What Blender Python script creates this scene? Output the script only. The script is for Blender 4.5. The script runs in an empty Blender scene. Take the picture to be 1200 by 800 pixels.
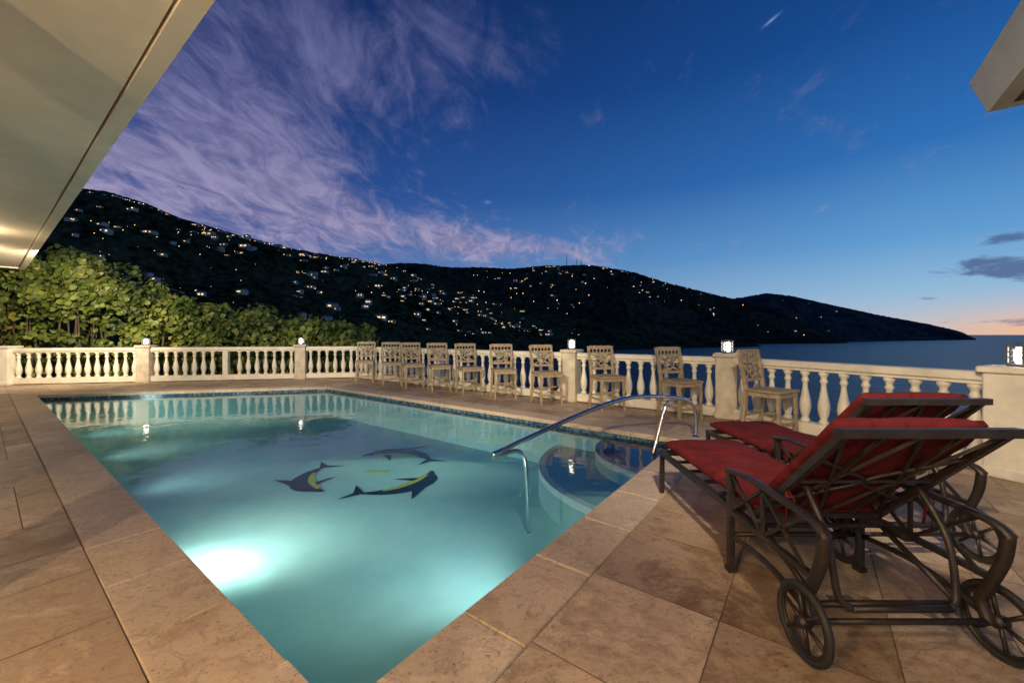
import bpy, math, random
import numpy as np
from mathutils import Vector, Matrix, noise
random.seed(7); rng=np.random.default_rng(7)
scene=bpy.context.scene
scene.view_settings.view_transform='Standard'
scene.view_settings.look='None'
F=468.0; EYE=1.3; HV=392.0
def srgb(r,g,b):
    def f(c):
        c/=255.0
        return c/12.92 if c<=.04045 else ((c+.055)/1.055)**2.4
    return (f(r),f(g),f(b),1.0)
UX,UY=.8,-.6; WX,WY=.6,.8
def ab(a,b): return (UX*a+WX*b, UY*a+WY*b)
def to_ab(x,y): return (UX*x+UY*y, WX*x+WY*y)

# ------------------------------------------------------------ node helpers
class NT:
    def __init__(s,nt): s.nt=nt; s.n=nt.nodes; s.l=nt.links
    def node(s,t,**k):
        n=s.n.new(t)
        for a,b in k.items(): setattr(n,a,b)
        return n
    def put(s,sock,v):
        if v is None: return
        if isinstance(v,bpy.types.NodeSocket): s.l.new(v,sock)
        else: sock.default_value=v
    def m(s,op,a,b=None,c=None,clamp=False):
        n=s.node('ShaderNodeMath',operation=op); n.use_clamp=clamp
        s.put(n.inputs[0],a); s.put(n.inputs[1],b)
        if c is not None: s.put(n.inputs[2],c)
        return n.outputs[0]
    def mr(s,v,a,b,c=0.,d=1.,smooth=True):
        n=s.node('ShaderNodeMapRange'); n.interpolation_type='SMOOTHSTEP' if smooth else 'LINEAR'
        s.put(n.inputs[0],v)
        for i,q in enumerate((a,b,c,d)): s.put(n.inputs[i+1],q)
        return n.outputs[0]
    def mix(s,f,a,b,mode='MIX'):
        n=s.node('ShaderNodeMix',data_type='RGBA',blend_type=mode)
        s.put(n.inputs[0],f); s.put(n.inputs[6],a); s.put(n.inputs[7],b)
        return n.outputs[2]
    def ramp(s,f,stops,interp='LINEAR'):
        n=s.node('ShaderNodeValToRGB'); cr=n.color_ramp; cr.interpolation=interp
        while len(cr.elements)<len(stops): cr.elements.new(.5)
        for e,(p,c) in zip(cr.elements,stops): e.position=p; e.color=c
        s.put(n.inputs[0],f); return n.outputs[0]
    def noise(s,vec,scale,detail=4,rough=.5,dist=0.,w=None):
        n=s.node('ShaderNodeTexNoise')
        if w is not None: n.noise_dimensions='4D'; s.put(n.inputs['W'],w)
        if vec is not None: s.put(n.inputs['Vector'],vec)
        s.put(n.inputs['Scale'],scale); s.put(n.inputs['Detail'],detail); s.put(n.inputs['Roughness'],rough); s.put(n.inputs['Distortion'],dist)
        return n.outputs[0]
    def obj(s): return s.node('ShaderNodeTexCoord').outputs['Object']
    def mapping(s,vec,scale=(1,1,1),rot=(0,0,0),loc=(0,0,0)):
        n=s.node('ShaderNodeMapping'); s.put(n.inputs[0],vec)
        n.inputs['Scale'].default_value=scale; n.inputs['Rotation'].default_value=rot; n.inputs['Location'].default_value=loc
        return n.outputs[0]
    def bump(s,h,strength=.3,dist=.01):
        n=s.node('ShaderNodeBump'); n.inputs['Strength'].default_value=strength; n.inputs['Distance'].default_value=dist
        s.put(n.inputs['Height'],h); return n.outputs[0]
def mat(name):
    m=bpy.data.materials.new(name); m.use_nodes=True
    t=NT(m.node_tree); b=t.n['Principled BSDF']; return m,t,b
def simple(name,col,rough=.5,metal=0.,nscale=8,namp=.25,bump=.0,bscale=60,spec=.5):
    m,t,b=mat(name); o=t.obj()
    n=t.noise(o,nscale,5,.6)
    k=t.mr(n,.3,.7,1-namp,1+namp,False)
    c=t.mix(1.0,(col[0],col[1],col[2],1),(1,1,1,1),'MULTIPLY')
    mul=t.node('ShaderNodeVectorMath',operation='SCALE'); t.put(mul.inputs[0],c); t.put(mul.inputs['Scale'],k)
    t.put(b.inputs['Base Color'],mul.outputs[0])
    b.inputs['Roughness'].default_value=rough; b.inputs['Metallic'].default_value=metal
    b.inputs['Specular IOR Level'].default_value=spec
    if bump>0: t.put(b.inputs['Normal'],t.bump(t.noise(o,bscale,4,.6),bump,.01))
    return m
def emis(name,col,st,sample=False):
    m,t,b=mat(name)
    b.inputs['Base Color'].default_value=(.8,.8,.8,1)
    b.inputs['Emission Color'].default_value=col; b.inputs['Emission Strength'].default_value=st
    if not sample:
        try: m.cycles.emission_sampling='NONE'
        except Exception: pass
    return m

# ------------------------------------------------------------ mesh builder
class MB:
    def __init__(s): s.v=[]; s.f=[]; s.mi=[]; s.sm=[]; s.attr=[]
    def add(s,vs,fs,mi=0,smooth=False,attr=0.,M=None):
        o=len(s.v)
        if M is not None: vs=[tuple(M@Vector(p)) for p in vs]
        s.v.extend([tuple(p) for p in vs])
        for f in fs:
            s.f.append(tuple(i+o for i in f)); s.mi.append(mi); s.sm.append(smooth); s.attr.append(attr)
    def box(s,c,d,mi=0,M=None,attr=0.,bev=0.):
        cx,cy,cz=c; hx,hy,hz=d[0]/2,d[1]/2,d[2]/2
        if bev<=0:
            vs=[(cx+i*hx,cy+j*hy,cz+k*hz) for k in(-1,1) for j in(-1,1) for i in(-1,1)]
            fs=[(0,2,3,1),(4,5,7,6),(0,1,5,4),(2,6,7,3),(0,4,6,2),(1,3,7,5)]
            s.add(vs,fs,mi,False,attr,M)
        else:
            def ring(hx,hy,z):
                b=min(bev,hx*.9,hy*.9); r=[]
                return [(cx-hx+b,cy-hy,z),(cx+hx-b,cy-hy,z),(cx+hx,cy-hy+b,z),(cx+hx,cy+hy-b,z),(cx+hx-b,cy+hy,z),(cx-hx+b,cy+hy,z),(cx-hx,cy+hy-b,z),(cx-hx,cy-hy+b,z)]
            R=[ring(hx-bev,hy-bev,cz-hz),ring(hx,hy,cz-hz+bev),ring(hx,hy,cz+hz-bev),ring(hx-bev,hy-bev,cz+hz)]
            vs=[p for r in R for p in r]; fs=[tuple(range(7,-1,-1)),tuple(range(24,32))]
            for k in range(3):
                for i in range(8):
                    j=(i+1)%8; fs.append((k*8+i,k*8+j,(k+1)*8+j,(k+1)*8+i))
            s.add(vs,fs,mi,False,attr,M)
    def sweep(s,path,r,n=8,mi=0,closed=False,M=None,smooth=True,flat=1.0,rot=0.):
        P=[Vector(p) for p in path]; N=len(P); vs=[];fs=[]
        up=None; rad=r if hasattr(r,'__len__') else [r]*N
        for i in range(N):
            if closed: t=(P[(i+1)%N]-P[i-1])
            else: t=P[min(i+1,N-1)]-P[max(i-1,0)]
            t.normalize()
            if up is None:
                a=Vector((0,0,1)) if abs(t.z)<.9 else Vector((0,1,0))
                up=(a-t*a.dot(t)).normalized()
            else:
                up=(up-t*up.dot(t)); up.normalize()
            sd=t.cross(up)
            for k in range(n):
                an=2*math.pi*(k+.5)/n+rot
                vs.append(P[i]+(up*math.sin(an)*flat+sd*math.cos(an))*rad[i])
        for i in range(N if closed else N-1):
            j=(i+1)%N
            for k in range(n):
                l=(k+1)%n; fs.append((i*n+k,i*n+l,j*n+l,j*n+k))
        if not closed:
            fs.append(tuple(range(n-1,-1,-1))); fs.append(tuple((N-1)*n+k for k in range(n)))
        s.add(vs,fs,mi,smooth,0.,M)
    def lathe(s,prof,c,n=14,mi=0,M=None,smooth=True):
        vs=[];fs=[]
        for (r,z) in prof:
            for k in range(n):
                a=2*math.pi*k/n; vs.append((c[0]+r*math.cos(a),c[1]+r*math.sin(a),c[2]+z))
        for i in range(len(prof)-1):
            for k in range(n):
                l=(k+1)%n; fs.append((i*n+k,i*n+l,(i+1)*n+l,(i+1)*n+k))
        fs.append(tuple(range(n-1,-1,-1))); fs.append(tuple((len(prof)-1)*n+k for k in range(n)))
        s.add(vs,fs,mi,smooth,0.,M)
    def make(s,name,mats,parent=None,attr=False,loc=None,rotz=0):
        me=bpy.data.meshes.new(name); me.from_pydata(s.v,[],s.f); 
        for m in (mats if isinstance(mats,(list,tuple)) else [mats]): me.materials.append(m)
        me.polygons.foreach_set('material_index',s.mi); me.polygons.foreach_set('use_smooth',s.sm)
        if attr:
            a=me.attributes.new('rnd','FLOAT','FACE'); a.data.foreach_set('value',s.attr)
        me.update()
        ob=bpy.data.objects.new(name,me); scene.collection.objects.link(ob)
        if parent: ob.parent=parent
        if loc: ob.location=loc
        ob.rotation_euler=(0,0,rotz)
        return ob
def empty(name,loc=(0,0,0),rotz=0):
    e=bpy.data.objects.new(name,None); scene.collection.objects.link(e); e.location=loc; e.rotation_euler=(0,0,rotz); e.empty_display_size=.2; return e
def spline(pts,n=8):
    P=[Vector(p) for p in pts]; out=[]
    for i in range(len(P)-1):
        p0=P[max(i-1,0)];p1=P[i];p2=P[i+1];p3=P[min(i+2,len(P)-1)]
        for k in range(n):
            t=k/n
            out.append(.5*((2*p1)+(-p0+p2)*t+(2*p0-5*p1+4*p2-p3)*t*t+(-p0+3*p1-3*p2+p3)*t**3))
    out.append(P[-1]); return out

# ------------------------------------------------------------ camera
cam=bpy.data.cameras.new('camera'); co=bpy.data.objects.new('camera',cam); scene.collection.objects.link(co)
cam.sensor_width=36; cam.sensor_fit='HORIZONTAL'; cam.lens=F/1200*36; cam.shift_y=-8/1200
cam.clip_start=.05; cam.clip_end=100000
co.location=(0,0,EYE); co.rotation_euler=(math.radians(90),0,0); scene.camera=co

# ------------------------------------------------------------ sky
w=bpy.data.worlds.new("World"); scene.world=w; w.use_nodes=True
t=NT(w.node_tree); bg=t.n['Background']
d=t.node('ShaderNodeTexCoord').outputs['Generated']
sp=t.node('ShaderNodeSeparateXYZ'); t.l.new(d,sp.inputs[0]); x,y,z=sp.outputs
el=t.m('MULTIPLY',t.m('ARCSINE',z),57.2958); az=t.m('MULTIPLY',t.m('ARCTAN2',x,y),57.2958)
te=t.m('DIVIDE',el,45.,clamp=True)
right=t.ramp(te,[(0,srgb(200,192,190)),(.04,srgb(178,192,208)),(.10,srgb(146,185,216)),(.22,srgb(96,156,208)),(.42,srgb(48,110,180)),(.68,srgb(24,76,144)),(1,srgb(13,52,108))])
left=t.ramp(te,[(0,srgb(108,124,172)),(.2,srgb(76,100,160)),(.4,srgb(40,68,134)),(.7,srgb(24,46,102)),(1,srgb(15,32,78))])
base=t.mix(t.mr(az,-35.,45.,0.,1.,False),left,right)
def gauss(a0,e0,sa,se,rot=0.):
    da=t.m('SUBTRACT',az,a0); de=t.m('SUBTRACT',el,e0)
    c,s_=math.cos(math.radians(rot)),math.sin(math.radians(rot))
    p=t.m('ADD',t.m('MULTIPLY',da,c/sa),t.m('MULTIPLY',de,s_/sa))
    q=t.m('SUBTRACT',t.m('MULTIPLY',de,c/se),t.m('MULTIPLY',da,s_/se))
    r=t.m('ADD',t.m('MULTIPLY',p,p),t.m('MULTIPLY',q,q))
    return t.m('EXPONENT',t.m('MULTIPLY',r,-1.))
zz=t.m('ADD',t.m('MAXIMUM',z,0.),.22)
cx=t.node('ShaderNodeCombineXYZ'); t.l.new(t.m('DIVIDE',x,zz),cx.inputs[0]); t.l.new(t.m('DIVIDE',y,zz),cx.inputs[1])
pv=t.mapping(cx.outputs[0],scale=(.9,.66,1),rot=(0,0,math.radians(-42)))
n1=t.noise(pv,1.7,11,.64,1.8); n2=t.noise(t.mapping(cx.outputs[0],scale=(2.8,1.4,1),rot=(0,0,math.radians(-50))),2.6,10,.66,1.6)
nz=t.m('ADD',t.m('MULTIPLY',n1,.64),t.m('MULTIPLY',n2,.36))
mk=t.m('ADD',gauss(-36,16,28,9,-8),t.m('MULTIPLY',gauss(-16,34,23,7,4),.92))
mk=t.m('ADD',mk,t.m('MULTIPLY',gauss(0,12.3,20,2.4,-4),.85))
mk=t.m('ADD',mk,t.m('MULTIPLY',gauss(-40,29,20,12),.62))
dens=t.mr(t.m('ADD',mk,t.m('MULTIPLY',t.m('SUBTRACT',nz,.5),4.2)),.22,1.40)
ccol=t.ramp(te,[(0,srgb(164,152,182)),(.28,srgb(168,158,192)),(.45,srgb(142,138,178)),(.7,srgb(106,110,156)),(1,srgb(66,78,126))])
ccol=t.mix(t.mr(n2,.35,.65,.45,0.),ccol,srgb(72,76,124))
sky=t.mix(t.m('MULTIPLY',dens,.93),base,ccol)
glow=t.m('MULTIPLY',gauss(56,0.0,8,2.3),.9)
sky=t.mix(glow,sky,srgb(250,184,128))
n3=t.noise(t.mapping(d,scale=(1,1,3.2)),17,6,.6,.4)
dm=t.m('ADD',gauss(51.5,5.9,4.6,1.25,-4),t.m('ADD',t.m('MULTIPLY',gauss(51,8.6,3.6,.6,8),.8),t.m('MULTIPLY',t.m('ADD',gauss(46,3.6,1.6,.3),gauss(55,1.2,9,.45)),.8)))
dc=t.mr(t.m('ADD',dm,t.m('MULTIPLY',t.m('SUBTRACT',n3,.5),2.2)),.40,.90)
dc=t.m('MULTIPLY',dc,t.mr(dm,.1,.35))
sky=t.mix(t.m('MULTIPLY',dc,.85),sky,srgb(78,98,142))
dw=t.m('ADD',gauss(33.0,33.4,.75,.12,22),t.m('MULTIPLY',gauss(-3.5,18.3,.45,.22),.5))
sky=t.mix(t.m('MULTIPLY',dw,.6),sky,srgb(150,165,205))
t.l.new(sky,bg.inputs['Color']); bg.inputs['Strength'].default_value=1.0

# ------------------------------------------------------------ materials
def m_traver(name,c0,c1,rough=.42,amt=.3):
    m,t,b=mat(name); o=t.obj()
    at=t.node('ShaderNodeAttribute'); at.attribute_name='rnd'; r=at.outputs['Fac']
    w_=t.m('MULTIPLY',r,37.)
    big=t.noise(o,2.8,6,.66,1.2,w=w_); fine=t.noise(t.mapping(o,scale=(1,1.9,1),rot=(0,0,.64)),12,9,.72,.8,w=w_)
    vn=t.noise(t.mapping(o,scale=(1,1.5,1),rot=(0,0,.2)),3.2,6,.6,2.2,w=w_)
    vein=t.m('SUBTRACT',1.,t.mr(t.m('ABSOLUTE',t.m('SUBTRACT',vn,.5)),.0,.022))
    f=t.m('ADD',t.m('MULTIPLY',big,.62),t.m('ADD',t.m('MULTIPLY',fine,.38),t.m('MULTIPLY',t.m('SUBTRACT',r,.5),amt)))
    mid=tuple((c0[i]*.5+c1[i]*.5) for i in range(3))+(1,)
    grey=(mid[0]*.90,mid[1]*.91,mid[2]*.96,1)
    col=t.ramp(f,[(.34,c0),(.46,mid),(.53,grey),(.66,c1)])
    pit=t.noise(o,48,3,.6); pm=t.mr(pit,.60,.68)
    big2=t.mr(t.noise(o,.7,4,.6),.3,.7,.78,1.15,False)
    c3=t.mix(t.m('MULTIPLY',pm,.55),col,(.12,.075,.045,1))
    c3=t.mix(t.m('MULTIPLY',vein,.38),c3,(.17,.105,.06,1))
    sc=t.node('ShaderNodeVectorMath',operation='SCALE'); t.put(sc.inputs[0],c3); t.put(sc.inputs['Scale'],big2)
    t.put(b.inputs['Base Color'],sc.outputs[0])
    t.put(b.inputs['Roughness'],t.mr(fine,.3,.7,rough-.10,rough+.2,False))
    t.put(b.inputs['Normal'],t.bump(t.m('SUBTRACT',fine,t.m('MULTIPLY',pm,.6)),.4,.006))
    return m
M_tile=m_traver('travertine_tile',(.24,.145,.078,1),(.61,.46,.31,1),.42,.24)
M_cope=m_traver('travertine_coping',(.42,.30,.19,1),(.72,.59,.44,1),.42,.12)
M_grout=simple('grout',(.17,.125,.09),.9)
M_white=simple('white_stucco',(.68,.63,.54),.6,nscale=3,namp=.1,bump=.25,bscale=50)
M_bal=simple('white_cast_stone',(.76,.70,.57),.55,nscale=5,namp=.14,bump=.2,bscale=70)
M_post=simple('post_stucco',(.58,.50,.38),.7,nscale=6,namp=.25,bump=.5,bscale=45)
M_wood=simple('weathered_chair_wood',(.36,.27,.16),.55,nscale=14,namp=.35,bump=.3,bscale=60)
M_iron=simple('bronze_metal_frame',(.035,.026,.022),.42,metal=.3,nscale=20,namp=.3,bump=.15,bscale=120)
M_rub=simple('black_rubber',(.02,.02,.02),.6)
M_steel=simple('stainless_steel',(.75,.75,.74),.12,metal=1.,namp=.05)
M_eave=simple('painted_soffit',(.74,.69,.58),.6,nscale=2.5,namp=.08,bump=.1,bscale=30)
M_fascia=simple('painted_fascia',(.60,.60,.50),.5,nscale=3,namp=.1)
M_dkwood=simple('dark_soffit_wood',(.09,.05,.03),.6)
M_lamp=emis('lamp_glass',(1,.93,.80,1),16,True)
M_lamp2=emis('warm_lamp_glass',(1,.72,.38,1),8)
M_black=simple('dark_lantern_metal',(.12,.11,.10),.5)
m,t,b=mat('red_cushion_fabric'); o=t.obj()
t.put(b.inputs['Base Color'],t.ramp(t.noise(o,6,5,.6),[(.3,(.088,.008,.009,1)),(.7,(.145,.014,.015,1))])); b.inputs['Roughness'].default_value=.9; b.inputs['Specular IOR Level'].default_value=.2
t.put(b.inputs['Normal'],t.bump(t.m('ADD',t.noise(o,8,4,.5,.5),t.m('MULTIPLY',t.noise(o,300,2,.5),.15)),.9,.04)); M_red=m
m,t,b=mat('pool_plaster'); o=t.obj()
t.put(b.inputs['Base Color'],t.ramp(t.noise(o,1.3,7,.65),[(.3,(.36,.66,.66,1)),(.7,(.50,.79,.77,1))])); b.inputs['Roughness'].default_value=.8; M_plas=m
m,t,b=mat('pool_step_plaster'); o=t.obj()
t.put(b.inputs['Base Color'],t.ramp(t.noise(o,3,6,.6),[(.3,(.36,.56,.60,1)),(.7,(.48,.70,.72,1))])); b.inputs['Roughness'].default_value=.8; M_step=m
M_nose=simple('white_step_nosing',(.85,.88,.86),.5,namp=.05)
m,t,b=mat('blue_mosaic_tile'); o=t.mapping(t.obj(),scale=(1,1,1),rot=(0,0,.6435))
vo=t.node('ShaderNodeTexVoronoi'); vo.inputs['Scale'].default_value=26; t.l.new(o,vo.inputs['Vector'])
sc=t.node('ShaderNodeSeparateColor'); t.l.new(vo.outputs['Color'],sc.inputs[0])
t.put(b.inputs['Base Color'],t.ramp(sc.outputs[0],[(0,(.02,.05,.10,1)),(.5,(.04,.11,.17,1)),(1,(.18,.28,.32,1))])); b.inputs['Roughness'].default_value=.2; M_mos=m
M_navy=simple('dolphin_navy_mosaic',(.006,.010,.022),.4,nscale=40,namp=.4)
M_yel=simple('dolphin_yellow_mosaic',(.60,.58,.06),.4,nscale=40,namp=.3)
m=bpy.data.materials.new('pool_water'); m.use_nodes=True; t=NT(m.node_tree); t.n.clear()
o=t.obj(); out=t.node('ShaderNodeOutputMaterial'); tr=t.node('ShaderNodeBsdfTransparent'); gl=t.node('ShaderNodeBsdfGlossy'); fr=t.node('ShaderNodeFresnel'); mx=t.node('ShaderNodeMixShader')
tr.inputs[0].default_value=(.77,.94,.935,1); gl.inputs['Roughness'].default_value=.02; fr.inputs[0].default_value=1.33
bm=t.bump(t.m('ADD',t.noise(o,2.2,3,.5,.4),t.m('MULTIPLY',t.noise(o,9,2,.5),.14)),.13,.05)
t.l.new(bm,gl.inputs['Normal']); t.l.new(bm,fr.inputs['Normal'])
t.l.new(fr.outputs[0],mx.inputs[0]); t.l.new(tr.outputs[0],mx.inputs[1]); t.l.new(gl.outputs[0],mx.inputs[2]); t.l.new(mx.outputs[0],out.inputs[0]); M_water=m
m,t,b=mat('sea_water'); o=t.obj()
b.inputs['Base Color'].default_value=(.010,.055,.15,1); b.inputs['Roughness'].default_value=.28; b.inputs['Specular IOR Level'].default_value=.4
wv=t.m('ADD',t.noise(t.mapping(o,scale=(.03,.09,1)),1.,7,.65,.3),t.m('MULTIPLY',t.noise(t.mapping(o,scale=(.4,.9,1)),1.,3,.6),.22))
t.put(b.inputs['Normal'],t.bump(wv,1.,20.)); M_sea=m
def m_hill(name,c0,c1,sc,bd):
    m,t,b=mat(name); o=t.obj()
    v=t.node('ShaderNodeTexVoronoi'); v.inputs['Scale'].default_value=sc; t.l.new(o,v.inputs['Vector'])
    n=t.noise(o,sc*.35,7,.7); n2=t.noise(o,sc*.06,4,.6)
    f=t.m('ADD',t.m('SUBTRACT',t.m('MULTIPLY',n,1.2),t.m('MULTIPLY',v.outputs['Distance'],.5)),t.m('MULTIPLY',t.m('SUBTRACT',n2,.4),.9))
    t.put(b.inputs['Base Color'],t.ramp(f,[(.2,c0),(.85,c1)])); b.inputs['Roughness'].default_value=1; b.inputs['Specular IOR Level'].default_value=0
    t.put(b.inputs['Normal'],t.bump(f,1.,bd)); return m
M_hA=m_hill('hillside_forest',(.010,.013,.008,1),(.115,.125,.06,1),.11,9)
M_hB=m_hill('distant_hill_forest',(.014,.017,.014,1),(.085,.09,.06,1),.045,16)
M_hC=m_hill('hazy_headland_forest',(.028,.034,.040,1),(.10,.105,.10,1),.04,16)  # distance haze mixed into the forest colour, lighter and bluer
M_soil=simple('dark_soil',(.03,.03,.018),.95,nscale=1.5,namp=.5)
def m_leaf(name,c0,c1):
    m,t,b=mat(name); at=t.node('ShaderNodeAttribute'); at.attribute_name='rnd'
    t.put(b.inputs['Base Color'],t.ramp(at.outputs['Fac'],[(0,c0),(.8,c1),(1,(.26,.19,.03,1))])); b.inputs['Roughness'].default_value=.5
    return m
M_leaf=m_leaf('sea_grape_leaf',(.035,.065,.010,1),(.17,.21,.032,1))
M_bark=simple('bark',(.10,.075,.05),.9)

# ------------------------------------------------------------ polygon helpers
def clip(poly,p,q):
    out=[]; n=len(poly)
    def sd(a): return (q[0]-p[0])*(a[1]-p[1])-(q[1]-p[1])*(a[0]-p[0])
    for i in range(n):
        a=poly[i]; b=poly[(i+1)%n]; sa=sd(a); sb=sd(b)
        if sa>=0: out.append(a)
        if (sa>=0)!=(sb>=0):
            k=sa/(sa-sb); out.append((a[0]+(b[0]-a[0])*k,a[1]+(b[1]-a[1])*k))
    return out
def clipconv(poly,conv):
    for i in range(len(conv)):
        poly=clip(poly,conv[i],conv[(i+1)%len(conv)])
        if len(poly)<3: return []
    return poly
def area(p): return .5*sum(p[i][0]*p[(i+1)%len(p)][1]-p[(i+1)%len(p)][0]*p[i][1] for i in range(len(p)))
def ccw(p): return p if area(p)>0 else p[::-1]
def offset(poly,dst):
    n=len(poly); L=[]
    for i in range(n):
        p=Vector(poly[i]);q=Vector(poly[(i+1)%n]); dd=(q-p).normalized(); nn=Vector((dd.y,-dd.x)); L.append((p+nn*dst,dd))
    out=[]
    for i in range(n):
        p,dd=L[i-1]; q,e=L[i]; den=dd.x*e.y-dd.y*e.x; k=((q.x-p.x)*e.y-(q.y-p.y)*e.x)/den; r=p+dd*k; out.append((r.x,r.y))
    return out
poolAB=[(-1.28,.71),(-1.28,5.23),(-9.65,5.23),(-13.34,.71)]
pool=ccw([ab(*p) for p in poolAB])
cope=offset(pool,.33)
BEND=(-4.75,12.1); P1=(-13.1,10.35); P5=(3.38,6.27); P6=(4.62,3.62)
deck=ccw([(-17.5,9.45),P1,BEND,P5,P6,(5.6,0),(6,-7),(-17.5,-7)])
deck=offset(deck,.22)
regions=[]
rem=deck
for i in range(4):
    p,q=cope[i],cope[(i+1)%4]
    reg=clip(rem,q,p)
    if len(reg)>=3: regions.append(reg)
    rem=clip(rem,p,q)
g=MB()
for r in regions: g.add([(x_,y_,-.004) for x_,y_ in r],[tuple(range(len(r)))])
terr=empty('pool_terrace')
g.make('grout_bed',M_grout,terr)
g=MB(); n=len(deck)
g.add([(x_,y_,-.004) for x_,y_ in deck]+[(x_,y_,-4.) for x_,y_ in deck],[(i,(i+1)%n,n+(i+1)%n,n+i) for i in range(n)])
g.make('terrace_wall',M_white,terr)
tl=MB(); cs=.205; gap=.0028
na,nb=150,110; B0=.38-46*cs; A0=-.95-103*cs
occ=np.zeros((na,nb),bool)
sizes=[(3,3),(3,2),(2,3),(2,2),(3,3),(4,3),(3,2)]
for i in range(na):
    for j in range(nb):
        if occ[i,j]: continue
        cand=sizes[:]; random.shuffle(cand); cand+= [(2,1),(1,2),(1,1)]
        for (si,sj) in cand:
            if j<46 and j+sj>46: continue
            if i<103 and i+si>103: continue
            if i+si<=na and j+sj<=nb and not occ[i:i+si,j:j+sj].any(): break
        occ[i:i+si,j:j+sj]=True
        a0=A0+i*cs+gap;a1=A0+(i+si)*cs-gap;b0=B0+j*cs+gap;b1=B0+(j+sj)*cs-gap
        q=ccw([ab(a0,b0),ab(a1,b0),ab(a1,b1),ab(a0,b1)])
        r_=random.random()
        for rg in regions:
            c=clipconv(q,rg)
            if len(c)>=3 and area(c)>1e-4:
                tl.add([(p[0],p[1],0.0) for p in c],[tuple(range(len(c)))],0,False,r_)
tl.make('travertine_tiles',M_tile,terr,attr=True)
cp=MB()
inn=offset(pool,-.03)
for i in range(4):
    trap=ccw([inn[i],inn[(i+1)%4],cope[(i+1)%4],cope[i]])
    p=Vector(inn[i]);q=Vector(inn[(i+1)%4]);dd=(q-p).normalized();nn=Vector((dd.y,-dd.x)); L=(q-p).length
    s_=-.6
    while s_<L+.6:
        ln=.61
        quad=ccw([tuple(p+dd*(s_+.003)-nn*.1),tuple(p+dd*(s_+ln-.003)-nn*.1),tuple(p+dd*(s_+ln-.003)+nn*.6),tuple(p+dd*(s_+.003)+nn*.6)])
        c=clipconv(quad,offset(trap,-.003))
        if len(c)>=3 and area(c)>1e-3:
            k=len(c); c2=offset(c,-.006) if k==4 else c
            vs=[(a,b_,.004) for a,b_ in c2]+[(a,b_,-.004) for a,b_ in c]+[(a,b_,-.055) for a,b_ in c]
            fs=[tuple(range(k)),tuple(range(3*k-1,2*k-1,-1))]
            for e in range(2):
                for u_ in range(k): fs.append((e*k+(u_+1)%k,e*k+u_,(e+1)*k+u_,(e+1)*k+(u_+1)%k))
            cp.add(vs,fs,0,False,random.random())
        s_+=ln
cp.make('pool_coping',M_cope,terr,attr=True)

# ------------------------------------------------------------ pool
poolE=empty('swimming_pool')
FZ=-.70
pl=MB()
pl.add([(a,b_,FZ) for a,b_ in pool],[(0,1,2,3)])
for i in range(4):
    p,q=pool[i],pool[(i+1)%4]
    pl.add([(p[0],p[1],-.17),(q[0],q[1],-.17),(q[0],q[1],FZ),(p[0],p[1],FZ)],[(0,1,2,3)])
    pl.add([(p[0],p[1],-.02),(q[0],q[1],-.02),(q[0],q[1],-.17),(p[0],p[1],-.17)],[(0,1,2,3)],1)
pl.make('pool_basin',[M_plas,M_mos],poolE)
C=ab(-1.28,5.23)
st=MB()
def qdisc(r):
    N=36; vs=[]
    for k in range(N+1):
        an=math.pi/2*k/N; dx=-math.cos(an)*UX-math.sin(an)*WX; dy=-math.cos(an)*UY-math.sin(an)*WY
        vs.append((C[0]+dx*r,C[1]+dy*r)); 
    return vs
for r,zt,zb in((1.06,-.17,-.36),(1.78,-.36,FZ)):
    vs=qdisc(r); N=len(vs); vi=qdisc(r-.085)
    V=[(C[0],C[1],zt)]+[(a,b_,zt) for a,b_ in vi]
    st.add(V,[(0,k,k+1) for k in range(1,N)],0)
    V=[(a,b_,zt+.004) for a,b_ in vi]+[(a,b_,zt+.004) for a,b_ in vs]+[(a,b_,zt-.07) for a,b_ in vs]+[(a,b_,zb) for a,b_ in vs]
    st.add(V,[(k,N+k,N+k+1,k+1) for k in range(N-1)]+[(N+k,2*N+k,2*N+k+1,N+k+1) for k in range(N-1)],1)
    st.add(V,[(2*N+k,3*N+k,3*N+k+1,2*N+k+1) for k in range(N-1)],0)
st.make('pool_steps',[M_step,M_nose],poolE)
wt=MB(); wt.add([(a,b_,-.10) for a,b_ in offset(pool,-.0015)],[(0,1,2,3)]); wt.make('pool_water',M_water,poolE)
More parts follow.
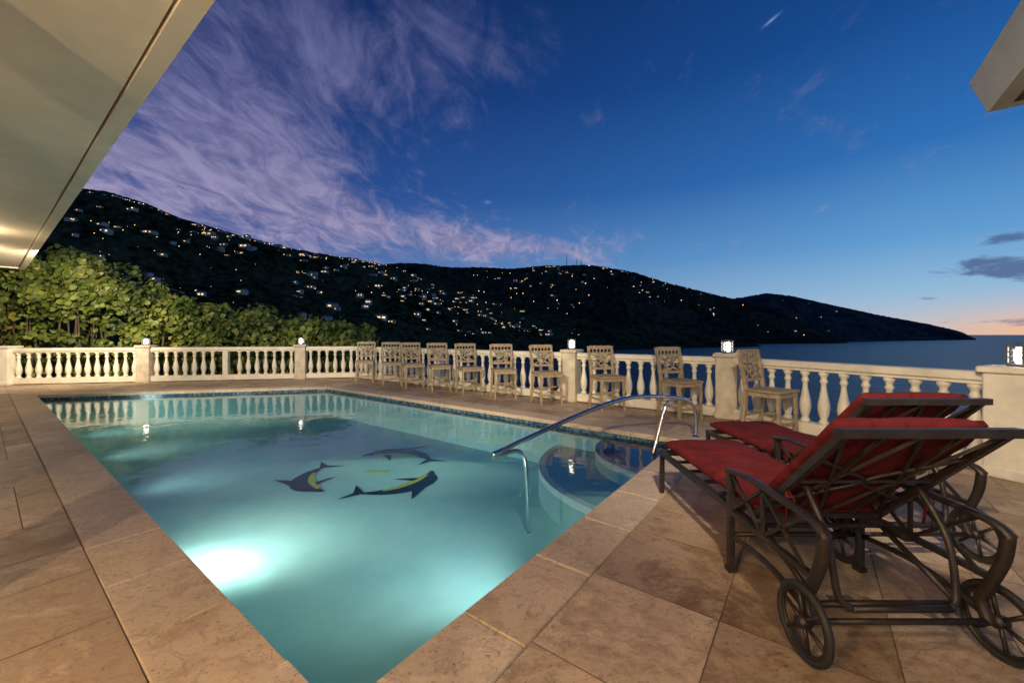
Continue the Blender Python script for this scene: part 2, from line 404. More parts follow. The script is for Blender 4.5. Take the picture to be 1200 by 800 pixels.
def dolphin(mb,cx,cy,R,ang,span,zf,flip,TH=.2):
    N=30; top=[];bot=[];mid=[]
    ks=[0,.04,.10,.16,.24,.34,.46,.58,.70,.82,.92,1.0]; kt=[.12,.24,.34,.66,.90,1.0,.98,.86,.66,.42,.24,.16]
    for k in range(N+1):
        s_=k/N; an=ang+flip*(s_-.5)*span
        th=TH*float(np.interp(s_,ks,kt))*.85
        rr=R+.06*math.sin(s_*math.pi)
        f=lambda r_:(cx+r_*math.cos(an),cy+r_*math.sin(an))
        top.append(f(rr+th)); bot.append(f(rr-th*.75)); mid.append(f(rr-th*.22))
    V=[(a,b_,zf) for a,b_ in top]+[(a,b_,zf) for a,b_ in mid]+[(a,b_,zf) for a,b_ in bot]; n=N+1
    mb.add(V,[(k,k+1,n+k+1,n+k) for k in range(N)],0); mb.add(V,[(n+k,n+k+1,2*n+k+1,2*n+k) for k in range(4,N-7)],1)
    mb.add(V,[(n+k,n+k+1,2*n+k+1,2*n+k) for k in list(range(0,4))+list(range(N-7,N))],0)
    def P(s_,dr):
        an=ang+flip*(s_-.5)*span; r_=R+.05*math.sin(s_*math.pi)+dr; return (cx+r_*math.cos(an),cy+r_*math.sin(an),zf+.002)
    mb.add([P(.36,TH*.75),P(.54,TH*.7),P(.62,TH*1.9)],[(0,1,2)],0)
    mb.add([P(.26,-TH*.4),P(.38,-TH*.5),P(.50,-TH*1.7)],[(0,1,2)],0)
    mb.add([P(.96,.03),P(1.14,.24),P(1.06,.0),P(1.14,-.24),P(.96,-.03)],[(0,1,2),(0,2,4),(4,2,3)],0)
mb=MB(); DC=(-2.0,5.85); zf=FZ+.006
dolphin(mb,DC[0],DC[1],.82,math.radians(-42),1.5,zf,-1,.22)
dolphin(mb,DC[0],DC[1],.86,math.radians(205),1.3,zf,-1,.22)
dolphin(mb,DC[0],DC[1],.86,math.radians(80),1.5,zf,-1,.26)
mb.make('dolphin_mosaic',[M_navy,M_yel],poolE)
mb=MB(); zf=FZ+.006
mb.add([(DC[0]-.2,DC[1]-.02,zf),(DC[0]-.05,DC[1]+.05,zf),(DC[0]+.1,DC[1]+.02,zf),(DC[0]+.2,DC[1]+.07,zf),(DC[0]+.18,DC[1]-.06,zf),(DC[0]+.08,DC[1]-.0,zf),(DC[0]-.05,DC[1]-.06,zf)],[(0,1,2,5,6),(2,3,5),(5,3,4)])
mb.make('fish_mosaic',[M_yel],poolE)
def light(name,kind,loc,power,col=(1,1,1),radius=.1,parent=None,aim=None,size=1.5,blend=.6):
    L=bpy.data.lights.new(name,kind); L.energy=power; L.color=col
    if kind in('POINT','SPOT'): L.shadow_soft_size=radius
    if kind=='SPOT': L.spot_size=size; L.spot_blend=blend
    ob=bpy.data.objects.new(name,L); scene.collection.objects.link(ob); ob.location=loc
    if aim is not None: ob.rotation_euler=(Vector(aim)-Vector(loc)).to_track_quat('-Z','Y').to_euler()
    if parent: ob.parent=parent
    return ob
def poollamp_and_fill(a,b_,nx,ny,p,col,dn=.15,size=150,side=0.,rad=.12,z0=-.30,out_=.06):
    X,Y=ab(a,b_); N=Vector((nx,ny,0)).normalized()
    mb=MB(); M=Matrix.Translation((X,Y,-.38))@N.to_track_quat('Z','Y').to_matrix().to_4x4()
    mb.lathe([(.13,-.01),(.13,.012),(.11,.02),(.10,.02)],(0,0,0),20,0,M)
    mb.make('underwater_lamp_and_fill',[M_steel],poolE)
    q=Vector((X+N.x*out_,Y+N.y*out_,z0)); sd=Vector((-N.y,N.x,0))*side
    light('underwater_light_and_fill','SPOT',q,p,col,rad,poolE,q+N+sd-Vector((0,0,dn)),math.radians(size),1.)
poollamp_and_fill(-4.0,.71,WX,WY,250,(1.,.96,.84),.36,135,.30,.22,-.20,.05)
poollamp_and_fill(-6.8,.71,WX,WY,62,(.90,1.,.97),-.12,110,0,.2)  # added fill for even light along the pool, as are the next three
poollamp_and_fill(-9.1,.71,WX,WY,66,(.88,1.,.98),-.12,110,0,.2)
poollamp_and_fill(-11.4,.71,WX,WY,66,(.86,1.,.98),-.12,110,0,.2)
poollamp_and_fill(-1.28,2.3,-UX,-UY,150,(.92,1.,.97),-.08,115,0,.2)

# handrail
hr=empty('pool_handrail'); mb=MB()
path=spline([(2.33,5.06,.0),(2.33,5.06,.30),(2.22,5.0,.46),(1.95,4.88,.535),(1.45,4.68,.57),(1.0,4.48,.50),(.55,4.27,.37),(.10,4.06,.22),(-.10,3.97,.15),(-.19,3.93,.125)],8)
mb.sweep(path,.024,10)
mb.sweep(spline([(1.93,4.87,.53),(1.84,4.83,.38),(1.72,4.77,.0),(1.66,4.74,-.17)],6),.024,10)
mb.sweep(spline([(-.19,3.93,.125),(-.1,3.97,.115),(.04,4.02,.13),(.11,4.04,.08),(.14,4.045,-.05),(.16,4.05,-.3),(.17,4.05,FZ)],6),.024,10)
mb.lathe([(.05,0),(.05,.012),(.03,.02),(.024,.03)],(2.33,5.06,.005),16)
mb.make('rail_tube',M_steel,hr)

# ------------------------------------------------------------ balustrade
bal=empty('balustrade')
prof=[(.062,0),(.062,.03),(.045,.045),(.040,.06),(.050,.085),(.068,.14),(.075,.20),(.070,.26),(.052,.34),(.036,.42),(.031,.47),(.034,.50),(.048,.515),(.048,.535),(.036,.55),(.036,.575),(.056,.60),(.062,.61),(.062,.64)]
prof=[(r*.9,z_/.64*.66) for r,z_ in prof]
def section(p,q,name,trim0=.15,trim1=.15,sub=()):
    p=Vector(p);q=Vector(q);dd=(q-p); L=dd.length; dd/=L; an=math.atan2(dd.y,dd.x)
    M=Matrix.Translation((p.x,p.y,0))@Matrix.Rotation(an,4,'Z'); mb=MB()
    a,b_=trim0,L-trim1
    mb.box(((a+b_)/2,0,.905),(b_-a,.19,.09),0,M,bev=.014)
    mb.box(((a+b_)/2,0,.845),(b_-a,.13,.032),0,M)
    mb.box(((a+b_)/2,0,.09),(b_-a,.17,.15),0,M,bev=.012)
    n=max(1,round((b_-a)/.222)); 
    for i in range(n):
        xx=a+(b_-a)*(i+.5)/n
        if any(abs(xx-s_)<.16 for s_ in sub): continue
        mb.lathe(prof,(xx,0,.166),12,0,M)
    for s_ in sub: mb.box((s_,0,.50),(.13,.15,.665),0,M)
    mb.make(name,M_bal,bal)
def along(p,q,u):
    a=(u-600)/F; dx,dy=q[0]-p[0],q[1]-p[1]; k=(a*p[1]-p[0])/(dx-a*dy); return (p[0]+dx*k,p[1]+dy*k)
P2=along(P1,BEND,171); P3=along(P1,BEND,353); P4=along(BEND,P5,670)
L23=(Vector(P3)-Vector(P2)).length
section((-17.5,9.45),P1,'rail_section_0')
section(P1,P2,'rail_section_1'); section(P2,P3,'rail_section_2',sub=(L23/2,)); section(P3,BEND,'rail_section_3',trim1=.0)
section(BEND,P4,'rail_section_4',trim0=0.0,sub=((Vector(P4)-Vector(BEND)).length*.5,)); section(P4,P5,'rail_section_5'); section(P5,P6,'rail_section_6',trim1=.18)
section(P6,(5.6,0),'rail_section_7',trim0=.2)
posts=[(P1,P2,.34,M_bal),(P2,P3,.30,M_post),(P3,P2,.28,M_post),(P4,P5,.28,M_post),(P5,P4,.30,M_post),(P6,P5,.38,M_bal)]
for (p,q,wd,mm) in posts:
    an=math.atan2(q[1]-p[1],q[0]-p[0]); M=Matrix.Translation((p[0],p[1],0))@Matrix.Rotation(an,4,'Z'); mb=MB()
    mb.box((0,0,.475),(wd,wd,.95),0,M,bev=.01); mb.box((0,0,.98),(wd+.07,wd+.07,.06),0,M,bev=.012); mb.box((0,0,.05),(wd+.03,wd+.03,.10),0,M,bev=.01)
    mb.make('rail_post',mm,bal)
for (p,off) in((P2,0),(P3,0),(P4,0),(P5,0),(P6,0)):
    e=empty('post_lamp',(p[0],p[1],1.01)); mb=MB()
    mb.box((0,0,.012),(.13,.13,.024),0,bev=.004); mb.box((0,0,.195),(.13,.13,.012),0); mb.lathe([(.05,.2),(.02,.215)],(0,0,0),12,0)
    for sx in(-1,1):
        for sy in(-1,1): mb.box((sx*.058,sy*.058,.107),(.014,.014,.164),0)
    for k in range(4):
        R_=Matrix.Rotation(k*math.pi/2,4,'Z')
        for q in range(-1,2):
            mb.sweep([(-.05,-.058,.107+q*.05-.03),(.05,-.058,.107+q*.05+.03)],.0035,4,0,M=R_); mb.sweep([(-.05,-.058,.107+q*.05+.03),(.05,-.058,.107+q*.05-.03)],.0035,4,0,M=R_)
    mb.make('lantern_frame',M_black,e)
    mb=MB(); mb.lathe([(.030,.03),(.044,.05),(.044,.15),(.030,.175)],(0,0,0),14); mb.make('lantern_glass',M_lamp,e)

# ------------------------------------------------------------ chairs
def chair():
    mb=MB(); W=.46; D=.43; SZ=.60; H=1.09
    mb.box((0,0,SZ-.02),(W+.02,D+.02,.035),0,bev=.010)
    mb.box((0,-D/2+.025,SZ-.065),(W-.06,.022,.055),0); mb.box((0,D/2-.03,SZ-.065),(W-.06,.022,.055),0)
    for sx in(-1,1):
        mb.box((sx*(W/2-.03),0,SZ-.065),(.022,D-.08,.055),0)
        mb.sweep([(sx*(W/2-.03),-D/2+.03,SZ-.038),(sx*(W/2-.02),-D/2+.02,0)],[.028,.022],4,0,smooth=False)
        mb.sweep([(sx*(W/2-.01),D/2+.05,0),(sx*(W/2-.022),D/2-.0,SZ*.55),(sx*(W/2-.025),D/2-.005,SZ),(sx*(W/2-.012),D/2+.035,SZ+.25),(sx*(W/2-.005),D/2+.09,H)],[.025,.028,.032,.030,.027],4,0,smooth=False)
        mb.box((sx*(W/2-.024),.01,.20),(.02,D-.06,.028),0)
    mb.box((0,-D/2+.025,.17),(W-.06,.022,.035),0); mb.box((0,D/2+.02,.24),(W-.06,.02,.028),0); mb.box((0,0,.30),(W-.07,.018,.02),0)
    def yb(z): return D/2+.0+.09*((z-SZ)/(H-SZ))
    for z_,h in((H-.02,.065),(H-.12,.03),(SZ+.10,.042)):
        mb.box((0,yb(z_),z_),(W-.05,.024,h),0)
    zc=(SZ+.10+H-.12)/2
    for k in range(5):
        xx=-.14+.07*k; mb.box((xx,yb(H-.07),H-.072),(.018,.016,.07),0)
    N=18; ring=[(.085*math.cos(2*math.pi*k/N),yb(zc+.085*math.sin(2*math.pi*k/N)),zc+.085*math.sin(2*math.pi*k/N)) for k in range(N)]
    mb.sweep(ring,.016,5,0,closed=True)
    zt=H-.13; zb=SZ+.11
    for sx in(-1,1):
        mb.sweep([(sx*.19,yb(zt),zt),(sx*.06,yb(zc+.06),zc+.06)],.016,5,0); mb.sweep([(sx*.19,yb(zb),zb),(sx*.06,yb(zc-.06),zc-.06)],.016,5,0)
        mb.sweep([(sx*.085,yb(zc),zc),(sx*.19,yb(zc),zc)],.014,5,0)
    mb.sweep([(-.06,yb(zc-.06),zc-.06),(.06,yb(zc+.06),zc+.06)],.013,5,0); mb.sweep([(.06,yb(zc-.06),zc-.06),(-.06,yb(zc+.06),zc+.06)],.013,5,0)
    mb.sweep([(0,yb(zc+.085),zc+.085),(0,yb(zt),zt)],.013,5,0); mb.sweep([(0,yb(zc-.085),zc-.085),(0,yb(zb),zb)],.013,5,0)
    return mb
cm=None
def inward(p,q,dst):
    dd=(Vector(q)-Vector(p)).normalized(); nn=Vector((dd.y,-dd.x))
    return (p[0]+nn.x*dst,p[1]+nn.y*dst),(q[0]+nn.x*dst,q[1]+nn.y*dst)
LA=inward(BEND,P5,.50); LB=inward(P5,P6,.50)
for i,(u,rz) in enumerate(((428,14),(459,20),(484,26),(515,22),(550,25),(590,12),(641,20),(712,13),(798,19),(904,30))):
    L_=LB if i==9 else LA
    X,Y=along(L_[0],L_[1],u)
    if cm is None:
        ob=chair().make('wooden_bar_chair',M_wood); cm=ob.data
    else:
        ob=bpy.data.objects.new('wooden_bar_chair',cm); scene.collection.objects.link(ob)
    ob.location=(X,Y,.002); ob.rotation_euler=(0,0,math.radians(rz))

# ------------------------------------------------------------ chaise lounges
def cushion(mb,L,W,T,M,seg=3,mi=0):
    nx,ny=14,44; vs=[];fs=[]
    for side in(1,-1):
        for j in range(ny+1):
            for i in range(nx+1):
                s_=i/nx*2-1; q=j/ny
                ex=(1-abs(s_)**5)**.45 if abs(s_)<1 else 0
                ql=q*seg; fr_=ql-math.floor(ql); 
                ey=(1-abs(2*q-1)**14)**.5 if 0<q<1 else 0
                dip=1-.50*math.exp(-(min(fr_,1-fr_)/.055)**2) if .05<q<.95 else 1
                tf=0
                for tx in(-.4,.4):
                    dq=(fr_-.5)/.16; ds=(s_-tx)/.13; tf+=.35*math.exp(-dq*dq-ds*ds)
                th=T/2*(.25+.75*ex*ey*dip*(1-tf))
                wob=.012*noise.noise(Vector((s_*2.2,q*6,side*3.+L)))
                vs.append((s_*W/2*(1-.02*(1-ey))+.004*noise.noise(Vector((q*9,s_,side))),q*L,side*(th+wob*ex*ey)))
    n=(nx+1)*(ny+1)
    for j in range(ny):
        for i in range(nx):
            a=j*(nx+1)+i; fs.append((a,a+1,a+nx+2,a+nx+1)); fs.append((n+a,n+a+nx+1,n+a+nx+2,n+a+1))
    for j in range(ny):
        a=j*(nx+1); fs.append((a,a+nx+1,n+a+nx+1,n+a)); a+=nx; fs.append((a,n+a,n+a+nx+1,a+nx+1))
    for i in range(nx):
        fs.append((i,n+i,n+i+1,i+1)); a=ny*(nx+1)+i; fs.append((a,a+1,n+a+1,n+a))
    mb.add(vs,fs,mi,True,0.,M)
def chaise(loc,rz=0):
    e=empty('chaise_lounge',loc,rz)
    fb=MB(); r=.019
    def bar(pts,rr=r,n=4,flat=1.): fb.sweep(pts,rr,n,0,smooth=(n>4),flat=flat)
    for sx in(-1,1):
        x_=sx*.33
        bar([(x_,.30,.33),(x_,1.69,.33)],.024)
        bar([(x_,1.67,.33),(x_,1.68,0.0)],.022)
        xa=sx*.355
        bar([(xa,.60,.0),(xa,.60,.545)],.022)
        fb.box((xa,.60,.012),(.045,.045,.024),0)
        arm=spline([(xa,.62,.545),(xa,.45,.568),(xa,.2,.565),(xa,.0,.555),(xa,-.07,.52)],5)
        fb.sweep(arm,.026,6,0,flat=.55)
        bar(spline([(xa,-.06,.53),(xa,-.045,.42),(xa,-.0,.30),(xa,.03,.22),(xa,.0,.14)],5),.024,6)
        bar([(xa,-.02,.33),(xa,.62,.33)],.018)
        for (y0,y1) in((.04,.32),(.32,.60)):
            bar([(xa,y0,.33),(xa,y1,.55)],.010); bar([(xa,y0,.55),(xa,y1,.33)],.010)
        bar([(xa,.32,.33),(xa,.32,.56)],.010)
        bar([(sx*.31,.45,.37),(sx*.31,-.10,.925)],.020)
        bar(spline([(sx*.25,.18,.62),(sx*.25,.06,.45),(sx*.24,.02,.25),(sx*.20,.0,.20)],5),.014,8)
        bar([(sx*.30,.40,.33),(sx*.29,.05,.18)],.014,8)
        bar(spline([(xa,.58,.20),(xa,.3,.22),(xa,.1,.19),(xa,.0,.16)],4),.014,6)
    bar([(-.33,1.69,.33),(.33,1.69,.33)],.024)
    bar([(-.36,.60,.20),(.36,.60,.20)],.014,8)
    bar([(-.20,0,.20),(.20,0,.20)],.014,8); bar([(-.30,.06,.18),(.30,.06,.18)],.014,8)
    bar([(-.38,0,.15),(.38,0,.15)],.012,8)
    bar([(-.345,-.105,.93),(.345,-.105,.93)],.024)
    bar([(-.31,.44,.38),(.31,.44,.38)],.018)
    for k in range(7): bar([(-.32,.42+k*.2,.335),(.32,.42+k*.2,.335)],.013,4)
    def B(s_,q,o_=0.):
        return (s_,.45-.55*q-o_*.707,.37+.555*q-o_*.707)
    for (a,b_) in(((-.30,.02),(-.0,.98)),((0,.02),(-.30,.98)),((0,.02),(.30,.98)),((.30,.02),(0,.98)),((-.30,.5),(.30,.5)),((-.15,.0),(-.15,1.)),((.15,0),(.15,1.))):
        bar([B(a[0],a[1]),B(b_[0],b_[1])],.0095)
    for sx in(-1,1):
        bar(spline([B(sx*.30,.75),B(sx*.12,.62),B(0,.5),B(sx*.12,.38),B(sx*.30,.25)],5),.009,6)
    fb.make('metal_frame',M_iron,e)
    cb=MB()
    cushion(cb,1.27,.60,.10,Matrix.Translation((0,.44,.400)),3)
    yv=Vector((0,-.55,.555)).normalized(); zv=Vector((0,.555,.55)).normalized(); xv=yv.cross(zv)
    M=Matrix(((xv.x,yv.x,zv.x,0),(xv.y,yv.y,zv.y,.46),(xv.z,yv.z,zv.z,.385),(0,0,0,1)))
    M.translation=Vector((0,.455,.365))+zv*.062
    cushion(cb,.765,.60,.10,M,2)
    for sx in(-1,1):
        p=Vector(B(sx*.31,.42)); 
        cb.sweep([p,p+Vector((sx*.02,-.03,-.05)),p+Vector((sx*.015,-.02,-.20))],[.008,.007,.006],5,0,flat=.3)
        cb.sweep([p,p+Vector((-sx*.01,-.035,-.04)),p+Vector((-sx*.03,-.03,-.15))],[.008,.007,.006],5,0,flat=.3)
    cb.make('cushion',M_red,e)
    for sx in(-1,1):
        wb=MB(); N=32; X0=sx*.392
        wb.sweep([(X0,.135*math.cos(2*math.pi*k/N),.15+.135*math.sin(2*math.pi*k/N)) for k in range(N)],.0145,8,1,closed=True)
        wb.sweep([(X0,.118*math.cos(2*math.pi*k/N),.15+.118*math.sin(2*math.pi*k/N)) for k in range(N)],.008,6,0,closed=True)
        for k in range(6):
            a=2*math.pi*k/6+.3; wb.sweep([(X0,0,.15),(X0,.118*math.cos(a),.15+.118*math.sin(a))],.009,5,0)
        wb.sweep([(X0-.022,0,.15),(X0+.022,0,.15)],.024,12,0)
        wb.make('wheel',[M_iron,M_rub],e)
    return e
chaise((1.56,1.60,.002)); chaise((2.28,2.30,.002))

mb=MB(); mb.box((1.62,1.93,.004),(.12,.12,.004),0,bev=.001)
for k in range(5): mb.box((1.58+k*.02,1.93,.0075),(.006,.1,.003),0)
mb.make('deck_drain',M_black)

# ------------------------------------------------------------ house
house=empty('beach_house')
def prismAB(mb,a0,a1,b0,b1,z0,z1,mi=0):
    M=Matrix(((UX,WX,0,0),(UY,WY,0,0),(0,0,1,0),(0,0,0,1)))
    mb.box(((a0+a1)/2,(b0+b1)/2,(z0+z1)/2),(a1-a0,b1-b0,z1-z0),mi,M)
rf=MB(); prismAB(rf,-16.3,.6,-4.5,.60,3.02,3.14); prismAB(rf,-16.3,.6,.615,.72,3.0,3.30); prismAB(rf,-16.6,-16.3,-4.5,.72,3.0,3.30); prismAB(rf,-16.3,.6,-4.5,.615,3.145,3.32)
rf.make('roof_slab',M_eave,house)
wl=MB(); prismAB(wl,-16.,-.5,-3.3,-3.1,0.0,3.015)
wl.make('house_wall',M_white,house)
dk=simple('window_glass',(.03,.03,.035),.1)
wn=MB()
for a in(-14,-11,-8,-5,-2.4): prismAB(wn,a-.9,a+.9,-3.095,-3.06,.05,2.3,0); prismAB(wn,a-.03,a+.03,-3.055,-3.03,.05,2.3,1); prismAB(wn,a-.95,a+.95,-3.055,-3.02,2.3,2.38,1)
wn.make('sliding_doors',[dk,M_fascia],house)
cl=MB()
for a in(-2.9,-4.4,-6.2): prismAB(cl,a-.13,a+.13,-.75,-.49,0.002,3.018)
cl.make('porch_columns',M_white,house)
rr=MB()
M_=Matrix(((UX,WX,0,0),(UY,WY,0,0),(0,0,1,0),(0,0,0,1)))
a0,b1=1.08,4.64
rr.add([(a0,b1,3.0),(a0,-5,3.0),(a0-.09,-5,3.27),(a0-.09,b1+.02,3.27),(8,b1,3.0),(8,b1+.02,3.27)],[(0,1,2,3),(4,0,3,5)],0,M=M_)
rr.add([(a0-.09,-5,3.27),(a0-.09,b1+.02,3.27),(8,b1+.02,3.27),(8,-5,3.27),(a0+1.5,-5,3.7),(a0+1.5,b1-1.5,3.7),(8,b1-1.5,3.7)],[(0,1,5,4),(1,2,6,5)],0,M=M_)
rr.add([(a0,b1,3.0),(a0,-5,3.0),(a0+.1,-5,3.0),(a0+.1,b1-.1,3.0),(8,b1-.1,3.0),(8,b1,3.0)],[(0,1,2,3),(0,3,4,5)],0,M=M_)
rr.make('pavilion_roof_fascia',M_fascia,house)
rs=MB(); prismAB(rs,a0+.1,8,-5,b1-.1,3.08,3.12)
for k in range(12): prismAB(rs,a0+.12,8,b1-.5-k*.5,b1-.42-k*.5,3.0,3.078)
rs.make('pavilion_soffit',M_dkwood,house)
def wx(a,b_,z): X,Y=ab(a,b_); return (X,Y,z)
def lampfix(a,b_,z=3.018):
    p=wx(a,b_,z); mb=MB(); mb.lathe([(.11,0),(.11,-.03),(.09,-.05)],p,18,0); mb.lathe([(.085,-.05),(.07,-.09),(.03,-.105)],p,18,1); return mb.make('soffit_lamp',[M_fascia,M_lamp2],house)
for a in(-13.,-10.7): lampfix(a,-.12)
WARM=(1.,.74,.44); WARM2=(1.,.83,.60)
light('soffit_light','POINT',wx(-13.,-.12,2.75),34,WARM,.08,house)
light('soffit_light','POINT',wx(-10.7,-.12,2.75),30,WARM,.08,house)
light('soffit_light','POINT',wx(-1.0,-2.3,2.3),270,(1.,.70,.38),.04,house)
light('soffit_light','POINT',wx(1.2,-1.0,2.6),130,(1,.84,.64),.12,house)
def fill_spot(a,b_,z,aim,p,size=70,col=WARM2):
    light('rail_fill_spot','SPOT',wx(a,b_,z),p,col,.08,house,aim,math.radians(size),.9)  # added spots with no fixture, hung off the eave to brighten rail and bushes
fill_spot(-12.,.9,2.8,(-13,12,1.4),1350,95)
fill_spot(-8.,.9,2.8,(-7,12,1.0),1050,80)
fill_spot(-3.,.9,2.8,(-1,10,.5),1050,80)
fill_spot(0.2,.9,2.8,(3.4,6,.3),580,90)

# ------------------------------------------------------------ sea & land
sea=MB(); S=60000; sea.add([(-S,-S,-30),(S,-S,-30),(S,S,-30),(-S,S,-30)],[(0,1,2,3)]); sea.make('sea',M_sea)
def interp(pts,u): return float(np.interp(u,[p[0] for p in pts],[p[1] for p in pts]))
def fbm(x_,y_,o=5,s_=1.):
    return noise.fractal(Vector((x_*s_,y_*s_,3.3)),1.,2.1,o)
class Ridge:
    def __init__(s,crest,Yc,Ys,amp,rough):
        us=np.linspace(crest[0][0],crest[-1][0],600); vs=np.interp(us,[p[0] for p in crest],[p[1] for p in crest])
        k=np.hanning(21 if crest[-1][0]-crest[0][0]<1200 else 13); k/=k.sum(); pad=len(k)//2
        vs=np.convolve(np.pad(vs,pad,mode='edge'),k,'valid')
        s.us=us; s.vs=vs; s.Yc=Yc;s.Ys=Ys;s.amp=amp;s.rough=rough
    def pt(s,u,t_):
        a=(u-600)/F; yc=interp(s.Yc,u); ys=interp(s.Ys,u); v=float(np.interp(u,s.us,s.vs))
        zc=(HV-v)/F*yc+EYE
        Y=ys+(yc-ys)*t_; X=a*Y
        zb=-36
        if t_<=1:
            z_=zb+(zc-zb)*(t_**.85); z_+=s.amp*fbm(X,Y,4,.004)*math.sin(math.pi*t_)*max(.1,(zc+36)/260)
            z_=min(z_,(HV-v)/F*.97*Y+EYE+1 if t_<.97 else 1e9)
        else: z_=zc-(t_-1)*(zc-zb)*.9
        z_+=(s.rough*fbm(X,Y,4,.05)+s.rough*.6*noise.noise(Vector((X*.13,Y*.13,0))))*min(1,t_*6)
        return (X,Y,z_)
    def mesh(s,name,u0,u1,nu,nt,mat_):
        vs=[];fs=[]
        for j in range(nt+1):
            t_=j/nt*1.3
            for i in range(nu+1): vs.append(s.pt(u0+(u1-u0)*i/nu,t_))
        for j in range(nt):
            for i in range(nu):
                a=j*(nu+1)+i; fs.append((a,a+1,a+nu+2,a+nu+1))
        mb=MB(); mb.add(vs,fs,0,True); return mb.make(name,mat_)
RA=Ridge([(-700,150),(-200,190),(0,207),(60,216),(85,220),(130,226),(175,240),(215,257),(260,270),(300,281),(340,291),(420,304),(460,313),(520,334),(580,352),(640,368),(720,380),(800,388),(860,399),(920,410)],
         [(-700,900),(400,1000),(640,1050),(900,1150)],[(-700,160),(300,240),(640,700),(900,1000)],60,2.4)
RB=Ridge([(200,350),(400,318),(440,311),(465,308),(490,308),(530,313),(570,313),(600,315),(640,311),(690,310),(740,318),(780,331),(830,343),(860,350),(910,364),(960,382),(1010,404)],
         [(200,2000),(1010,2100)],[(200,1100),(1010,1350)],90,3.2)
RC=Ridge([(700,378),(780,360),(830,353),(870,348),(900,343),(930,347),(975,357),(1030,369),(1090,380),(1125,388),(1150,400)],
         [(700,2900),(1150,2700)],[(700,1700),(1000,1750),(1150,2350)],80,3.4)
RC.mesh('headland_hill',690,1152,260,70,M_hC)
RB.mesh('distant_hill',190,1015,420,90,M_hB)
RA.mesh('wooded_hillside',-700,925,620,130,M_hA)
vs=[];fs=[];nu,nt=90,50
for j in range(nt+1):
    d_=(j/nt)**2*330
    for i in range(nu+1):
        u=-1500+3600*i/nu; a=(u-600)/F; n_=math.hypot(a,1)
        base_=7.5+max(0,-a)*6
        sl=np.interp(u,[-1500,350,520,700,2200],[.10,.12,.35,1.2,1.5])
        X=a/n_*(base_+d_); Y=(base_+d_)/n_
        vs.append((X,Y,-1.6-sl*d_+.5*fbm(X,Y,3,.2)))
for j in range(nt):
    for i in range(nu):
        a=j*(nu+1)+i; fs.append((a,a+1,a+nu+2,a+nu+1))
mb=MB(); mb.add(vs,fs,0,True); mb.make('hillside_ground',M_soil)
M_hw=simple('far_house_wall',(.42,.39,.34),.8); M_hr=simple('far_house_roof',(.24,.23,.22),.8)
M_win=emis('lit_window',(1,.58,.18,1),1.5); M_dot=emis('bright_lamp',(1,.62,.22,1),4.5); M_dot2=emis('cool_lamp',(1,.9,.7,1),4.5)
hs=MB()
def addhouse(R,u,t_,sz,lit):
    p=R.pt(u,t_); an=random.uniform(-.5,.5); M=Matrix.Translation((p[0],p[1],p[2]+sz*.05))@Matrix.Rotation(an,4,'Z')
    Wd=sz*random.uniform(.8,1.6); Dp=sz*.7; Ht=sz*random.choice([.2,.26,.4])
    hs.box((0,0,0),(Wd,Dp,Ht*2),0,M)
    z0=Ht; hs.add([(-Wd*.55,-Dp*.58,z0),(Wd*.55,-Dp*.58,z0),(Wd*.55,Dp*.58,z0),(-Wd*.55,Dp*.58,z0),(-Wd*.3,0,z0+sz*.16),(Wd*.3,0,z0+sz*.16)],[(0,1,5,4),(2,3,4,5),(1,2,5),(3,0,4),(3,2,1,0)],1,M=M)
    k=random.randint(2,4)
    for q in range(k):
        if random.random()<lit:
            hs.box((-Wd*.4+Wd*.8*(q+.5)/k,-Dp*.5-.05,Ht*.35),(Wd*.5/k,.2,Ht*.5),2,M)
    if random.random()<.45:
        s_=sz*random.uniform(.05,.09); hs.box((random.uniform(-.7,.7)*Wd,-Dp*.75,Ht*.4),(s_,s_,s_),random.choice([3,3,4]),M)
cl_=[(60+500*(k+random.random())/34,random.betavariate(2.2,1.6)*.9) for k in range(34)]+[(random.uniform(420,640),random.uniform(.25,.8)) for _ in range(8)]
for i in range(250):
    if random.random()<.6: c_=random.choice(cl_); u=c_[0]+random.gauss(0,17); t_=min(.94,max(.08,c_[1]+random.gauss(0,.04)))
    else: u=random.uniform(40,620); t_=.15+.78*random.random()**.8
    addhouse(RA,u,t_,random.uniform(5,11),.5)
for i in range(85):
    u=random.gauss(690,80); t_=random.uniform(.35,.90); addhouse(RB,u,t_,random.uniform(9,15),.4)
for i in range(10): addhouse(RC,random.uniform(850,1010),random.uniform(.2,.85),12,.3)
for i in range(330):
    R=random.choice([RA,RA,RB])
    if R is RA: c_=random.choice(cl_); u=c_[0]+random.gauss(0,24); t_=min(.94,max(.1,c_[1]+random.gauss(0,.07)))
    else: u=random.gauss(690,85); t_=random.uniform(.3,.93)
    p=R.pt(u,t_); s_=(.5 if R is RA else 1.2)*random.uniform(.5,1.8)*(p[1]/900 if R is RA else 1)
    hs.box((p[0],p[1],p[2]+4),(s_,s_,s_),random.choice([3,3,3,4]))
hs.make('hillside_houses',[M_hw,M_hr,M_win,M_dot,M_dot2])
M_red2=emis('red_beacon',(1,.1,.05,1),6)
for u in(664,681,676):
    p=RB.pt(u,.99); mb=MB(); h=60 if u==664 else 38
    for sx,sy in((-1.5,-1),(1.5,-1),(0,1.5)): mb.sweep([(p[0]+sx,p[1]+sy,p[2]-3),(p[0]+sx*.2,p[1]+sy*.2,p[2]+h)],.7,4)
    for k in range(6): mb.box((p[0],p[1],p[2]+h*(k+1)/7),(2.5*(1-k/8),2,.7))
    mb.box((p[0],p[1],p[2]+h),(1.2,1.2,1.2),1)
    mb.make('radio_mast',[M_black,M_red2])

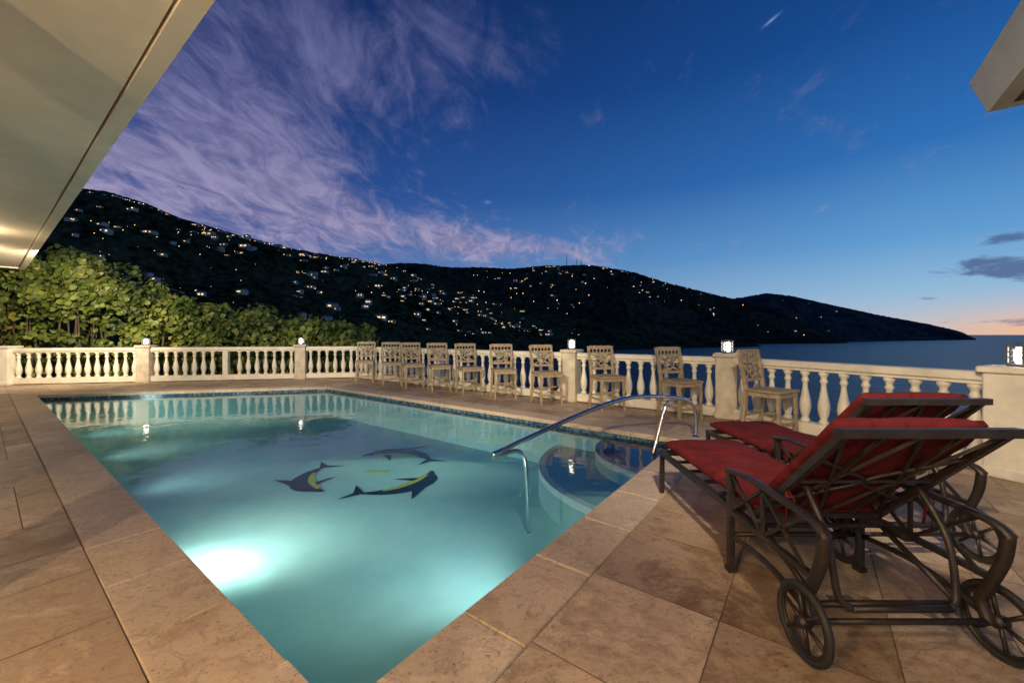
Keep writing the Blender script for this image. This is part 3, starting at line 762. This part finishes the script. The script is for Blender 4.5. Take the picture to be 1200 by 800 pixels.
# ------------------------------------------------------------ sea grape bushes
def bush(name,x0,x1,seed):
    rg=np.random.default_rng(seed); V=[];Fc=[];A=[]; br=MB()
    topx=[-24,-18,-16.5,-15,-13.6,-12.6,-11.5,-10.2,-8.8,-7.4,-6.2,-5.4]; topz=[4.2,3.9,4.15,4.05,3.75,3.25,2.7,2.05,1.75,1.62,1.78,1.2]
    nc=int((x1-x0)*52)
    for c in range(nc):
        X=rg.uniform(x0,x1); yr=np.interp(X,[-17.5,-13.1,-4.75],[9.45,10.35,12.1])
        dy=rg.uniform(.7,3.6); hz=np.interp(X,topx,topz)*(.86+.42*noise.noise(Vector((X*1.2,dy*.6,seed))))
        if rg.random()<.62: Z=hz-rg.uniform(0,.35)-.9*max(0,1.3-dy)
        else: Z=rg.uniform(-.8,hz-.3); dy=min(dy,rg.uniform(.7,1.7)); 
        Y=yr+dy; R=rg.uniform(.18,.48)
        nl=int(46*R/.35)
        tone=rg.uniform(-.28,.28)
        for l in range(nl):
            th=rg.uniform(0,2*math.pi); cz=rg.uniform(-.5,1); sz=math.sqrt(max(0,1-cz*cz)); nrm=Vector((sz*math.cos(th),sz*math.sin(th),cz))
            rad=R*rg.uniform(.6,1.25)
            p=Vector((X,Y,Z))+Vector((nrm.x*rad,nrm.y*rad,nrm.z*rad*.85))
            nn=(nrm+Vector(rg.normal(0,.45,3))).normalized(); a1=nn.orthogonal().normalized(); a2=nn.cross(a1)
            ph=rg.uniform(0,6.28); s_=rg.uniform(.055,.10); o=len(V)
            for k in range(6):
                q=ph+k*math.pi/3; V.append(tuple(p+a1*math.cos(q)*s_+a2*math.sin(q)*s_*.9+nn*(.012 if k%3 else -.012)))
            Fc.append(tuple(range(o,o+6))); A.append(min(.99,max(0,.45+tone+rg.normal(0,.17))))
        if rg.random()<.35:
            br.sweep([(X+rg.uniform(-.5,.5),yr+1.6,-1.5),(X+rg.uniform(-.3,.3),Y,Z*.4),(X,Y,Z+.1)],[.05,.03,.01],5)
    e=empty(name)
    mb=MB(); mb.v=V; mb.f=Fc; mb.mi=[0]*len(Fc); mb.sm=[False]*len(Fc); mb.attr=A
    mb.make('leaves',M_leaf,e,attr=True); br.make('branches',M_bark,e)
bush('sea_grape_bush',-22,-16,1); bush('sea_grape_bush',-16.3,-12.5,2); bush('sea_grape_bush',-12.8,-9,3); bush('sea_grape_bush',-9.3,-5.3,4)
